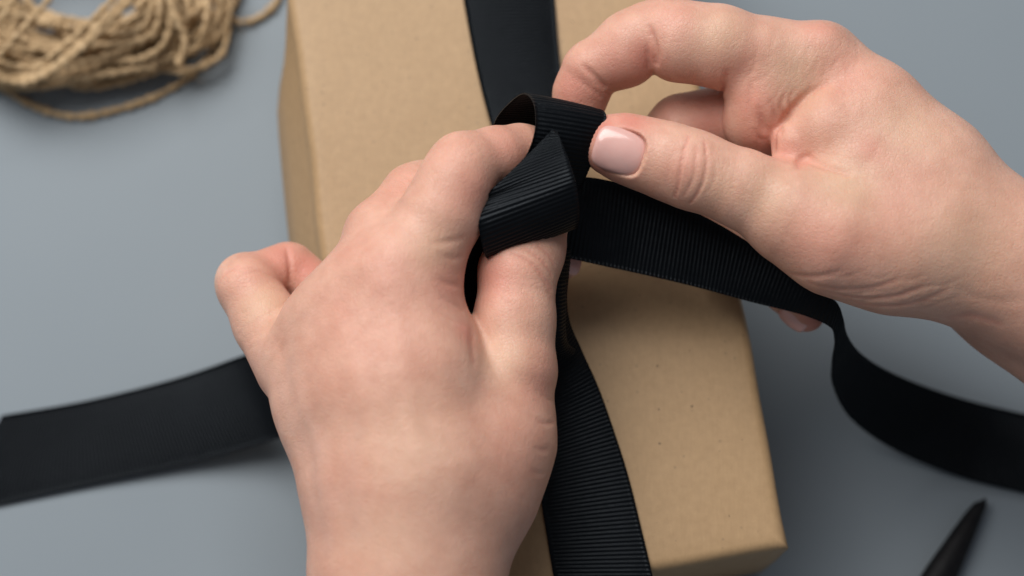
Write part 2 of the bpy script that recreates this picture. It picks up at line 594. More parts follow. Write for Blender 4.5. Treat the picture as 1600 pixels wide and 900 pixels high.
# ------------------------------------------------------------------ hands: distance fields meshed into one skin each
class Field:
    def __init__(s, lo, hi, h):
        s.lo = np.asarray(lo, float); s.h = h
        s.n = np.ceil((np.asarray(hi) - s.lo) / h).astype(int) + 1
        s.D = np.full(tuple(s.n), 9.0, np.float32)

    def block(s, lo, hi):
        i0 = np.clip(np.floor((lo - s.lo) / s.h).astype(int), 0, s.n)
        i1 = np.clip(np.ceil((hi - s.lo) / s.h).astype(int) + 1, 0, s.n)
        ax_ = [(s.lo[k] + s.h * np.arange(i0[k], i1[k])).astype(np.float32) for k in range(3)]
        return tuple(slice(i0[k], i1[k]) for k in range(3)), ax_

    def sample(s, p):
        q = (np.asarray(p) - s.lo) / s.h
        q = np.clip(q, 0, s.n - 1.001)
        i = np.floor(q).astype(int); f = q - i
        D = s.D
        r = 0
        for dx in (0, 1):
            for dy in (0, 1):
                for dz in (0, 1):
                    wgt = (f[:, 0] if dx else 1 - f[:, 0]) * (f[:, 1] if dy else 1 - f[:, 1]) * (f[:, 2] if dz else 1 - f[:, 2])
                    r = r + wgt * D[i[:, 0] + dx, i[:, 1] + dy, i[:, 2] + dz]
        return r

    def grad(s, p):
        g = np.zeros((len(p), 3)); e = s.h * .75
        for k in range(3):
            d = np.zeros(3); d[k] = e
            g[:, k] = (s.sample(p + d) - s.sample(p - d)) / (2 * e)
        return g

    def hit(s, px, py):
        """first skin point seen at a photo pixel"""
        d = cam_f + cam_r * ((px - 800.0) / FPX) + cam_u * ((450.0 - py) / FPX)
        d = d / np.linalg.norm(d)
        t0 = (s.lo[2] + s.h * s.n[2] - cam_pos[2]) / d[2]
        ts = t0 + np.arange(0, 90, .25)
        pts = cam_pos + ts[:, None] * d
        inside = np.all((pts >= s.lo) & (pts <= s.lo + s.h * (s.n - 1)), axis=1)
        v = np.where(inside, s.sample(pts), 9)
        k = np.argmax(v < 0)
        if v[k] >= 0: return None
        return pts[k]


def smin(a, b, k):
    h_ = np.maximum(k - np.abs(a - b), 0) / k
    return np.minimum(a, b) - h_ * h_ * (k * .25)


def cone_d(axs, a, b, r1, r2, sq=None):
    X, Y, Z = axs[0][:, None, None], axs[1][None, :, None], axs[2][None, None, :]
    ba = (b - a); l2 = max(1e-6, float(ba @ ba))
    x, y, z = X - np.float32(a[0]), Y - np.float32(a[1]), Z - np.float32(a[2])
    t = np.clip((x * np.float32(ba[0]) + y * np.float32(ba[1]) + z * np.float32(ba[2])) / np.float32(l2), 0, 1)
    x = x - t * np.float32(ba[0]); y = y - t * np.float32(ba[1]); z = z - t * np.float32(ba[2])
    r = np.float32(r1) + t * np.float32(r2 - r1)
    if sq is not None:
        n, f = sq
        dn = (x * np.float32(n[0]) + y * np.float32(n[1]) + z * np.float32(n[2])) * np.float32(f - 1)
        x = x + dn * np.float32(n[0]); y = y + dn * np.float32(n[1]); z = z + dn * np.float32(n[2])
    return np.sqrt(x * x + y * y + z * z) - r


def add_group(F, prims, k_in, k_out):
    """prims: (a, b, r1, r2, squash or None); blended among themselves, then into the field"""
    m = 1.5 * max(k_in, k_out) + 2
    lo = np.min([np.minimum(p[0], p[1]) - max(p[2], p[3]) for p in prims], axis=0) - m
    hi = np.max([np.maximum(p[0], p[1]) + max(p[2], p[3]) for p in prims], axis=0) + m
    sl, axs = F.block(lo, hi)
    G = np.full(tuple(len(q) for q in axs), 20.0, np.float32)
    for (a, b, r1, r2, sq) in prims:
        G = smin(G, cone_d(axs, a, b, r1, r2, sq), k_in)
    F.D[sl] = smin(F.D[sl], G, k_out)


def chain(pts, sq=None):
    out = []
    for p, q in zip(pts[:-1], pts[1:]):
        out.append((P(*p[:3]), P(*q[:3]), p[3], q[3], sq))
    return out


CREASED = []


def crease(F, pix, depth, width, hits=None):
    """shallow groove (depth > 0) or ridge (depth < 0) along a line of photo pixels, on the skin"""
    pts = [F.hit(x, y) for x, y in pix] if hits is None else hits
    pts = [p for p in pts if p is not None]
    if len(pts) < 2: return
    pts = catmull(pts)[::4] if len(pts) > 2 else np.asarray(pts)
    if depth >= .2: CREASED.append((pts, max(.55, width * .8), min(.65, .12 + depth * .5)))
    lo = pts.min(0) - 3 * width - 1; hi = pts.max(0) + 3 * width + 1
    sl, axs = F.block(lo, hi)
    if min(len(a) for a in axs) == 0: return
    best = np.full(tuple(len(q) for q in axs), 99., np.float32)
    n = len(pts)
    fade = np.sin(np.linspace(.15, math.pi - .15, n)) ** .5
    amp = np.zeros_like(best)
    for i in range(n - 1):
        d = cone_d(axs, pts[i], pts[i + 1], 0, 0)
        u = d < best
        best = np.where(u, d, best)
        amp = np.where(u, np.float32(depth * fade[i]), amp)
    F.D[sl] += amp * np.exp(-(best / width) ** 2)


def blob(F, p, amt, sig):
    p = np.asarray(p)
    sl, axs = F.block(p - 3 * sig, p + 3 * sig)
    d = cone_d(axs, p, p + np.array([0, 0, .01]), 0, 0)
    F.D[sl] -= np.float32(amt) * np.exp(-(d / sig) ** 2)


def mesh_field(F):
    D = F.D
    D[0] = D[-1] = 5; D[:, 0] = D[:, -1] = 5; D[:, :, 0] = D[:, :, -1] = 5
    S = D < 0
    cnt = np.zeros(tuple(np.array(S.shape) - 1), np.int8)
    nx, ny, nz = cnt.shape
    off = [(i, j, k) for i in (0, 1) for j in (0, 1) for k in (0, 1)]
    for i, j, k in off:
        cnt += S[i:i + nx, j:j + ny, k:k + nz]
    act = np.argwhere((cnt > 0) & (cnt < 8))
    ids = np.full(cnt.shape, -1, np.int32)
    ids[act[:, 0], act[:, 1], act[:, 2]] = np.arange(len(act))
    acc = np.zeros((len(act), 3)); num = np.zeros(len(act))
    vals = {o: D[act[:, 0] + o[0], act[:, 1] + o[1], act[:, 2] + o[2]] for o in off}
    for o in off:
        for k in range(3):
            if o[k] == 1: continue
            o2 = list(o); o2[k] = 1; o2 = tuple(o2)
            a, b = vals[o], vals[o2]
            c = (a < 0) != (b < 0)
            t = a[c] / (a[c] - b[c])
            p = np.tile(np.array(o, float), (c.sum(), 1)); p[:, k] = t
            acc[c] += p; num[c] += 1
    V = F.lo + (act + acc / num[:, None]) * F.h
    quads = []
    for k in range(3):
        sa = [slice(None)] * 3; sb = [slice(None)] * 3
        sa[k] = slice(0, -1); sb[k] = slice(1, None)
        e = S[tuple(sa)] != S[tuple(sb)]
        idx = np.argwhere(e)
        k1, k2 = (k + 1) % 3, (k + 2) % 3
        ok = (idx[:, k1] > 0) & (idx[:, k2] > 0) & (idx[:, k1] < S.shape[k1] - 1) & (idx[:, k2] < S.shape[k2] - 1)
        idx = idx[ok]
        inside = S[idx[:, 0], idx[:, 1], idx[:, 2]]
        def cell(d1, d2):
            q = idx.copy(); q[:, k1] -= d1; q[:, k2] -= d2
            return ids[q[:, 0], q[:, 1], q[:, 2]]
        q = np.stack([cell(1, 1), cell(0, 1), cell(0, 0), cell(1, 0)], 1)
        q[~inside] = q[~inside][:, ::-1]
        quads.append(q)
    Q = np.concatenate(quads)
    for _ in range(2):                      # pull vertices onto the surface
        d = F.sample(V); g = F.grad(V)
        g2 = np.maximum((g * g).sum(1), .1)
        V = V - g * np.clip(d / g2, -.4, .4)[:, None]
    return V, Q


def tone_attr(o, V, reds, yellows, veins):
    col = np.zeros((len(V), 4), np.float32); col[:, 3] = 1
    for lst, ch in ((reds, 0), (yellows, 1)):
        for (p, sig, amt) in lst:
            if p is None: continue
            d2 = ((V - np.asarray(p)) ** 2).sum(1)
            col[:, ch] = np.maximum(col[:, ch], min(.85, amt) * np.exp(-d2 / sig ** 2))
    for (pts, sig, amt) in veins:
        if len(pts) < 2: continue
        pts = catmull(pts)[::3] if len(pts) > 2 else np.asarray(pts)
        dm = np.full(len(V), 1e9)
        for q in pts: dm = np.minimum(dm, ((V - q) ** 2).sum(1))
        col[:, 2] = np.maximum(col[:, 2], amt * np.exp(-dm / sig ** 2))
    for (pts, sig, amt) in CREASED:                    # skin is redder in the lines of the joints
        lo = np.min(pts, 0) - 3 * sig; hi = np.max(pts, 0) + 3 * sig
        ix = np.where(np.all((V > lo) & (V < hi), axis=1))[0]
        if len(ix) == 0: continue
        dm = np.full(len(ix), 1e9)
        pp = np.concatenate([pts[:-1] + (pts[1:] - pts[:-1]) * f for f in (0, .25, .5, .75)])
        for q in pp: dm = np.minimum(dm, ((V[ix] - q) ** 2).sum(1))
        col[ix, 0] = np.maximum(col[ix, 0], amt * np.exp(-dm / sig ** 2))
    CREASED.clear()
    a = o.data.color_attributes.new('tone', 'FLOAT_COLOR', 'POINT')
    a.data.foreach_set('color', col.ravel())


def nail_height(u, v, length, width, curve):
    return -curve * v ** 2 * width * .16 - .04 * length * u * u


def nail_bed(F, c, along, up, length, width, curve):
    along = np.asarray(along, float); along = along / np.linalg.norm(along)
    up = np.asarray(up, float); up = up - along * (up @ along); up /= np.linalg.norm(up)
    sd = np.cross(along, up)
    R = max(length, width)
    sl, axs = F.block(c - R, c + R)
    X, Y, Z = np.meshgrid(*axs, indexing='ij')
    q = np.stack([X - c[0], Y - c[1], Z - c[2]], -1)
    u = q @ along / (length / 2); v = q @ sd / (width / 2); w_ = q @ up
    k = 3.4
    m = (np.abs(u) ** k + np.abs(v) ** k) ** (1 / k)
    cut = w_ - nail_height(np.clip(u, -1.2, 1.2), np.clip(v, -1.2, 1.2), length, width, curve) + .12
    inside = np.clip((1.05 - m) / .10, 0, 1)
    D = F.D[sl]
    F.D[sl] = np.where((w_ > -4) & (m < 1.05), np.maximum(D, np.where(D < 2.5, cut * inside + D * (1 - inside), D)), D)


def nail(name, parent, c, along, up, length, width, curve=.9, taper=.82, thick=.45):
    """curved nail plate: c centre on the skin, along = towards the tip, up = outward"""
    along = np.asarray(along, float); along /= np.linalg.norm(along)
    up = np.asarray(up, float); up -= along * (up @ along); up /= np.linalg.norm(up)
    sd = np.cross(along, up)
    nu, nv = 22, 17
    top = np.zeros((nu, nv, 3)); bot = np.zeros((nu, nv, 3))
    for i in range(nu):
        u = -1 + 2 * i / (nu - 1)
        for j in range(nv):
            v = -1 + 2 * j / (nv - 1)
            # rounded-rectangle outline, rounder at the cuticle
            k = 3.0 if u < 0 else 4.2
            uu, vv = u, v
            m = max(abs(u), abs(v), 1e-6)
            rad = (abs(u / m) ** k + abs(v / m) ** k) ** (1 / k)
            uu, vv = u / rad, v / rad
            wv = width / 2 * (1 - (1 - taper) * max(0, uu) * .6)
            x = vv * wv
            zz = nail_height(uu, vv, length, width, curve)
            e = 1 - min(1, max(abs(u), abs(v)) ** 10)
            p = np.asarray(c) + along * uu * length / 2 + sd * x + up * (zz + thick * (.25 + .75 * e))
            top[i, j] = p
            bot[i, j] = p - up * thick * (.6 + e)
    V = np.concatenate([top.reshape(-1, 3), bot.reshape(-1, 3)])
    Fc = []
    n0 = nu * nv
    for i in range(nu - 1):
        for j in range(nv - 1):
            a = i * nv + j
            Fc.append((a, a + 1, a + nv + 1, a + nv)); Fc.append((a + n0, a + nv + n0, a + nv + 1 + n0, a + 1 + n0))
    rim = [j for j in range(nv)] + [i * nv + nv - 1 for i in range(1, nu)] + [(nu - 1) * nv + j for j in range(nv - 2, -1, -1)] + [i * nv for i in range(nu - 2, 0, -1)]
    for q in range(len(rim)):
        a, b_ = rim[q], rim[(q + 1) % len(rim)]
        Fc.append((b_, a, a + n0, b_ + n0))
    o = mesh_obj(name, V, Fc, M_nail, parent)
    bm = bmesh.new(); bm.from_mesh(o.data)
    bmesh.ops.recalc_face_normals(bm, faces=bm.faces)
    bm.to_mesh(o.data); bm.free()
    return o


H = 0.47


def forearm(V, p, d):
    """lengthen the arm beyond the wrist, out of the picture"""
    d = np.asarray(d, float); d /= np.linalg.norm(d)
    t = (V - p) @ d
    return V + np.maximum(t, 0)[:, None] * 4.5 * d


def left_hand():
    allp = PP([(320, 1150, 60), (900, 180, 60), (320, 180, 130), (900, 1150, 130)])
    lo = np.min(allp, 0) - 6; hi = np.max(allp, 0) + 6
    lo[2] = 60.5; hi[2] = 130
    F = Field(lo, hi, H)
    # palm, back of the hand and wrist
    palm = []
    def pc(*pts, sq=None): palm.extend(chain(pts, sq))
    pc((585, 1080, 88, 15), (582, 900, 90, 13.0), (566, 760, 91, 13.2), (520, 640, 90, 12.3), (470, 560, 88, 10.3))      # little-finger side
    pc((680, 1080, 90, 15), (680, 900, 91, 13.0), (670, 760, 95, 15), (580, 600, 98, 14), (520, 490, 98, 10.5))            # ring
    pc((630, 1080, 92, 18), (635, 900, 93, 17.5), (630, 750, 97, 17), (625, 600, 101, 14.5), (585, 445, 103, 11.5))        # middle
    pc((640, 900, 92, 16), (690, 720, 97, 15.0), (664, 580, 102, 11.8), (640, 425, 105, 10.4))                            # index
    pc((670, 900, 90, 13), (742, 760, 91, 13.8), (776, 680, 92, 12.6), (786, 640, 92, 11.2))                                # thumb base
    pc((700, 680, 94, 12), (675, 560, 93, 11))
    add_group(F, palm, 9.0, 1.0)
    # fingers
    add_group(F, chain([(635, 440, 104, 11.0), (690, 335, 107.5, 9.9), (711, 288, 109, 9.0), (724, 262, 108.5, 8.4), (775, 247, 104, 7.5), (812, 241, 99, 7.2), (838, 240, 96, 6.6)]), 2.6, 7.0)      # index
    add_group(F, chain([(570, 460, 100, 10.0), (600, 372, 97, 9.8), (647, 306, 91, 7.9), (662, 298, 88, 7.3), (745, 350, 77, 7.2), (872, 403, 74, 6.3)]), 2.4, 5.0)      # middle
    add_group(F, chain([(505, 510, 93, 9.5), (570, 425, 82, 8.2), (600, 410, 78, 8.0), (680, 470, 71, 7.0), (740, 520, 72, 6.5)]), 2.4, 5.0)                             # ring
    add_group(F, chain([(455, 575, 84, 9.0), (418, 505, 80, 8.6), (388, 448, 78, 7.9), (382, 440, 76, 7.6)]) , 2.0, 3.0)     # little finger, first joint
    add_group(F, chain([(392, 440, 76, 7.0), (447, 420, 72, 7.0)]), 2.0, 1.4)
    add_group(F, chain([(455, 421, 71, 7.0), (500, 455, 71, 6.4)]), 2.0, 1.1)
    add_group(F, chain([(776, 675, 91, 12.4), (800, 580, 94.5, 10.4), (804, 500, 95.5, 9.5), (809, 425, 96, 9.2), (828, 390, 95, 8.2), (844, 352, 92, 7.2)]), 3.5, 1.8)     # thumb
    # knuckles and tendons
    for (x, y, s, a) in ((600, 432, 8, .7), (520, 492, 7, .4), (712, 232, 5, .1), (805, 565, 6, .5), (352, 445, 4, .4), (470, 545, 5, .5)):
        p = F.hit(x, y)
        if p is not None: blob(F, p, a, s)
    for (x, y, s, a) in ((570, 540, 9, -.3), (660, 560, 10, -.3), (735, 640, 7, -.4)):
        p = F.hit(x, y)
        if p is not None: blob(F, p, a, s)
    crease(F, [(605, 450), (622, 540), (640, 640), (650, 740)], -.35, 3.0)
    crease(F, [(530, 500), (560, 600), (590, 720)], -.3, 2.6)
    # web between finger and thumb, folds
    crease(F, [(738, 512), (738, 535), (740, 565)], .35, 1.3)
    for ln, dep, wd in (([(690, 400), (706, 404), (722, 402)], .3, .8), ([(685, 437), (702, 444), (716, 448)], .35, .8), ([(676, 380), (700, 378), (724, 372)], .3, .8),
                        ([(690, 465), (710, 478), (722, 486)], .3, .7), ([(672, 480), (700, 497), (724, 510)], .25, .7),
                        ([(800, 396), (830, 412), (852, 436), (862, 452)], .55, .55), ([(820, 390), (842, 404), (862, 430)], .4, .5), ([(778, 398), (810, 405), (838, 424), (858, 455)], .25, .5),
                        ([(840, 385), (856, 398), (866, 415)], .25, .45),
                        ([(380, 428), (405, 424), (430, 434), (450, 452)], .35, .6), ([(352, 428), (372, 420), (398, 418)], .3, .45), ([(345, 440), (358, 425), (375, 414)], .3, .45),
                        ([(447, 385), (452, 410), (453, 440)], .6, .7), ([(840, 660), (855, 662), (866, 660)], .3, .6), ([(836, 700), (848, 704), (856, 702)], .25, .6), ([(830, 735), (842, 740), (850, 740)], .2, .6),
                        ([(838, 610), (852, 622), (866, 628)], .2, .6)):
        crease(F, ln, dep, wd)
    # fine wrinkles over the finger joints and the little finger
    r = random.Random(4)
    for _ in range(26):
        x = r.uniform(372, 432); y = r.uniform(480, 545); d = r.uniform(8, 16)
        crease(F, [(x - d * .75, y + d * .55), (x, y + r.uniform(-2, 2)), (x + d * .75, y - d * .55)], .10, .35)
    for _ in range(22):
        t = r.uniform(0, 1); x = 590 + 60 * t + r.uniform(-14, 14); y = 330 - 80 * t + r.uniform(-8, 8); d = r.uniform(6, 14)
        crease(F, [(x - d, y - d * .2), (x, y), (x + d, y + d * .35)], .10, .35)
    for _ in range(14):
        x = r.uniform(690, 745); y = r.uniform(215, 262); d = r.uniform(6, 12)
        crease(F, [(x - d * .7, y + d * .7), (x, y), (x + d * .7, y - d * .7)], .08, .4)
    for _ in range(16):
        x = r.uniform(770, 850); y = r.uniform(430, 480); d = r.uniform(8, 16)
        crease(F, [(x - d, y - d * .35), (x, y), (x + d, y + d * .4)], .08, .4)
    crease(F, [(455, 560), (475, 640), (500, 740), (515, 850)], -.26, 2.6)     # vein
    crease(F, [(560, 640), (545, 720), (560, 820)], -.16, 2.4)
    hits = lambda l: [q for q in (F.hit(x, y) for x, y in l) if q is not None]
    reds = [(F.hit(x, y), s, a) for x, y, s, a in ((700, 240, 8, .16), (610, 435, 11, .22), (525, 490, 10, .18), (440, 400, 8, .55), (478, 415, 6, .6), (390, 440, 6, .25), (730, 520, 4, .6), (770, 430, 8, .5), (700, 440, 8, .45), (620, 300, 12, .2), (800, 230, 8, .35), (840, 590, 8, .35), (740, 300, 7, .35), (590, 560, 20, .14), (560, 380, 10, .2), (800, 700, 16, .16), (540, 760, 16, .12))]
    yel = [(F.hit(x, y), s, a) for x, y, s, a in ((410, 470, 6, .4), (790, 560, 7, .35), (630, 690, 14, .25), (680, 390, 6, .3), (600, 840, 12, .2))]
    veins = [(hits([(455, 570), (478, 650), (498, 740), (512, 850)]), 2.8, .13), (hits([(560, 650), (548, 730), (562, 830)]), 2.6, .10), (hits([(420, 560), (435, 600), (470, 680)]), 2.6, .10)]
    print('left ring', F.D.shape)
    V, Q = mesh_field(F)
    V = forearm(V, P(630, 960, 90), (0, -1, -.05))
    o = mesh_obj('hand', V, Q, M_skin)
    tone_attr(o, V, reds, yel, veins)
    tag(o, 'left hand seen from its back, little finger curled, holding the ribbon loop', 'hand')
    nail('fingernail', o, P(893, 408, 79.0), P(915, 420, 76) - P(880, 402, 80), (0.35, .05, 1), 6.5, 7, .9)
    return o, F


def right_hand():
    lo = np.array([10., -60, 56]); hi = np.array([175., 105, 128])
    allp = PP([(850, -20, 60), (1780, 720, 60), (850, -20, 128), (1780, 720, 128)])
    lo = np.min(allp, 0) - 4; hi = np.max(allp, 0) + 4; lo[2] = 55; hi[2] = 128
    F = Field(lo, hi, H)
    palm = []
    def pc(*pts, sq=None): palm.extend(chain(pts, sq))
    pc((1286, 104, 98, 9.6), (1360, 180, 99, 11.8), (1450, 272, 98, 13.8), (1560, 388, 96, 15.2), (1750, 556, 94, 15.8))          # index side
    pc((1300, 148, 88, 10), (1400, 254, 86, 13), (1520, 380, 82, 16), (1580, 432, 80, 16.0), (1750, 580, 78, 16.5))             # middle, ring below it
    pc((1320, 210, 74, 10), (1440, 330, 72, 13), (1600, 462, 74, 14.5), (1750, 590, 74, 15))                                        # little-finger side
    pc((1240, 340, 101, 10.5), (1310, 371, 101, 12.6), (1400, 396, 99, 13.2), (1480, 398, 95, 13.5), (1580, 430, 92, 15.5))        # thumb base
    pc((1345, 260, 101, 12), (1450, 340, 99, 15))
    add_group(F, palm, 9.0, 1.0)
    # web fold between thumb and index
    add_group(F, chain([(1350, 200, 100, 11), (1300, 200, 102, 9.5), (1244, 225, 101, 6.3)]), 3.0, 4.5)
    add_group(F, chain([(1265, 130, 98, 10.0), (1195, 155, 98.5, 8.3), (1184, 188, 94, 8.0), (1198, 222, 89, 7.4)]), 4.0, 1.0)
    add_group(F, chain([(1245, 160, 95, 8.5), (1222, 200, 90, 7.6)]), 4.0, .8)
    # fingers
    add_group(F, chain([(1275, 104, 99, 11.0), (1203, 92, 101, 9.8), (1120, 72, 103, 10.0), (1062, 64, 103, 9.8), (1036, 52, 102.5, 9.0)]), 3.0, 5.0)      # index, first phalanx
    add_group(F, chain([(1014, 54, 101.5, 8.5), (985, 70, 100, 8.3), (975, 84, 99, 8.2), (930, 105, 97, 7.6)]), 2.5, 1.0)
    add_group(F, chain([(922, 112, 96, 7.6), (908, 145, 93, 6.8), (898, 195, 89, 6.2)]), 2.5, 0.9)
    add_group(F, chain([(1280, 150, 84, 9.5), (1150, 182, 84, 8.8), (1066, 200, 83, 9.0)]), 3.0, .6)              # middle
    add_group(F, chain([(1064, 203, 82, 8.8), (1008, 250, 77, 7.8), (1060, 320, 69, 7), (1130, 350, 69, 6.6)]), 2.5, 1.6)
    add_group(F, chain([(1300, 210, 76, 9.0), (1150, 270, 74, 8.0), (1110, 300, 72, 8.0)]), 3.0, 3.0)              # ring
    add_group(F, chain([(1110, 310, 71, 7.4), (1140, 390, 67.5, 6.8), (1190, 430, 67.5, 6.2)]), 2.5, 1.6)
    add_group(F, chain([(1320, 270, 70, 8.5), (1215, 350, 67, 7.2), (1202, 385, 66, 7.0), (1228, 452, 64, 5.9), (1260, 490, 64, 4.9)]), 2.4, 2.5)    # little finger
    # thumb
    add_group(F, chain([(1290, 355, 101, 12.0), (1230, 330, 102.5, 10.4), (1160, 295, 103.5, 9.3), (1100, 272, 104, 9.0), (1072, 262, 104, 9.2), (1035, 249, 103.5, 8.9), (995, 237, 103, 8.3), (968, 229, 102.5, 7.6), (950, 225, 102, 6.8)]), 3.0, 5.5)
    for (x, y, s, a) in ((1283, 58, 6, 2.2), (1075, 262, 5, .35), (1300, 370, 8, .6), (1180, 60, 8, .4), (1280, 190, 6, .5)):
        p = F.hit(x, y)
        if p is not None: blob(F, p, a, s)
    for (x, y, s, a) in ((1180, 310, 6, -.35), (1235, 60, 5, -.4), (1420, 440, 7, -.5)):
        p = F.hit(x, y)
        if p is not None: blob(F, p, a, s)
    # nail bed of the thumb: the plate sits in a shallow recess with a fold of skin round it
    nc = F.hit(967, 237)
    g = F.grad(nc[None])[0]; g = g / np.linalg.norm(g)
    nal = P(930, 226, 103) - P(1010, 251, 103)
    nup = g * .85 + np.array([-.15, -.05, 1.0]) * .15
    nc = nc + nup / np.linalg.norm(nup) * .05
    crease(F, [(938, 205), (975, 198), (1004, 210), (1012, 232)], -.18, 1.0)
    crease(F, [(1012, 232), (1002, 262), (985, 278), (945, 268)], -.12, 1.0)
    nail_bed(F, nc, nal, nup, 12.6, 11.0, 1.15)
    # creases
    for ln, dep, wd in (
            ([(1076, 214), (1068, 240), (1064, 262), (1060, 290), (1054, 308)], .55, .36),
            ([(1100, 222), (1104, 248), (1101, 276), (1090, 302), (1078, 318)], .6, .36),
            ([(1088, 228), (1087, 250), (1086, 266), (1078, 290), (1068, 306)], .35, .36),
            ([(1040, 268), (1042, 290), (1048, 304)], .16, .4), ([(1118, 250), (1116, 280), (1106, 300)], .16, .4), ([(1050, 240), (1046, 262), (1044, 280)], .13, .4),
            ([(1016, 44), (1022, 66), (1024, 84), (1024, 99)], 1.3, .75), ([(1010, 74), (1013, 88), (1014, 104)], .5, .6), ([(1028, 64), (1030, 90), (1026, 104)], .2, .5),
            ([(914, 104), (930, 121), (944, 135)], 1.0, .75), ([(908, 128), (925, 140), (940, 150)], .12, .4),
            ([(1290, 132), (1250, 158), (1224, 190), (1210, 232)], .9, 1.0),                       # edge of the web fold
            ([(1246, 262), (1262, 252), (1290, 262), (1325, 272)], .8, 1.0), ([(1246, 258), (1252, 250), (1262, 246)], .8, 1.0),
            ([(1205, 160), (1213, 185), (1221, 208)], .7, .7), ([(1186, 172), (1194, 200), (1207, 226)], .8, .8), ([(1226, 146), (1221, 168), (1227, 184)], .6, .7), ([(1176, 128), (1170, 158), (1174, 188)], .4, .8), ([(1240, 140), (1234, 156), (1236, 170)], .4, .6),
            ([(1136, 112), (1132, 132), (1128, 150)], .7, .7), ([(1170, 190), (1190, 218), (1208, 236)], .3, .7),
            ([(1236, 428), (1275, 432), (1310, 424)], .35, .9), ([(1262, 440), (1310, 452), (1360, 450), (1400, 438)], .3, .8), ([(1300, 458), (1345, 466), (1400, 462), (1440, 448)], .35, .8),
            ([(1340, 474), (1390, 478), (1440, 470), (1480, 452)], .3, .8), ([(1480, 440), (1520, 462), (1560, 470), (1600, 470)], .15, 1.5), ([(1488, 496), (1520, 494), (1560, 505)], .3, 1.6)):
        crease(F, ln, dep, wd)
    r = random.Random(9)
    for _ in range(60):                                    # fine lines over the knuckle and web
        x = r.uniform(1170, 1340); y = r.uniform(60, 180); d = r.uniform(7, 16); a = r.uniform(.9, 1.7)
        crease(F, [(x - d * math.cos(a), y + d * math.sin(a)), (x + r.uniform(-2, 2), y), (x + d * math.cos(a), y - d * math.sin(a))], .10, .4)
    for _ in range(45):                                    # thumb shaft
        x = r.uniform(1110, 1300); y = 270 + (x - 1110) * .42 + r.uniform(-40, 50); d = r.uniform(7, 15); a = r.uniform(1.3, 2.1)
        crease(F, [(x - d * math.cos(a), y + d * math.sin(a)), (x + r.uniform(-2, 2), y), (x + d * math.cos(a), y - d * math.sin(a))], .07, .4)
    for _ in range(24):                                    # folds at the heel of the hand
        x = r.uniform(1290, 1480); y = r.uniform(430, 486); d = r.uniform(12, 28)
        crease(F, [(x - d, y + d * .05), (x, y + 2), (x + d, y - d * .3)], .12, .5)
    for _ in range(14):
        x = r.uniform(890, 940); y = r.uniform(110, 165); d = r.uniform(5, 10)
        crease(F, [(x - d, y - d * .2), (x, y), (x + d, y + d * .6)], .06, .35)
    hits = lambda l: [q for q in (F.hit(x, y) for x, y in l) if q is not None]
    reds = [(F.hit(x, y), s, a) for x, y, s, a in ((940, 200, 6, .75), (985, 190, 6, .7), (930, 255, 5, .55), (900, 140, 8, .55), (960, 100, 8, .4), (1005, 90, 6, .55), (1230, 240, 5, .42), (1252, 255, 4, .45), (1080, 265, 6, .28), (1180, 160, 8, .45), (1200, 215, 8, .45), (1110, 190, 8, .45), (1280, 45, 6, .35), (1060, 30, 8, .3), (1360, 235, 4, .4), (1290, 380, 12, .28), (1420, 330, 12, .22), (1320, 120, 8, .3), (1270, 505, 5, .6), (1040, 160, 8, .35), (1150, 120, 9, .25))]
    yel = [(F.hit(x, y), s, a) for x, y, s, a in ((1120, 50, 7, .35), (1240, 120, 8, .35), (1320, 290, 9, .4), (1200, 310, 8, .3), (1500, 380, 14, .3), (1120, 290, 6, .25), (1420, 200, 9, .25))]
    V, Q = mesh_field(F)
    V = forearm(V, P(1680, 515, 90), (.76, -.65, -.03))
    o = mesh_obj('hand', V, Q, M_skin)
    tone_attr(o, V, reds, yel, [])
    tag(o, 'right hand with pale pink thumbnail pulling the ribbon, thumb side up', 'hand')
    nail('fingernail', o, nc, nal, nup, 12.6, 11.0, 1.15, .97)
    c = F.hit(1240, 496)
    if c is not None:
        nail('fingernail', o, c, P(1285, 524, 64) - P(1232, 478, 64), (-.3, -.35, .8), 8.5, 5.8, 1.0)
    return o, F


left_o, LF = left_hand()
right_o, RF = right_hand()


# ------------------------------------------------------------------ twine
twine = tag(empty('twine_hank', P(150, 0, 0)), 'loose hank of tan jute twine on the table beside the gift', 'twine')


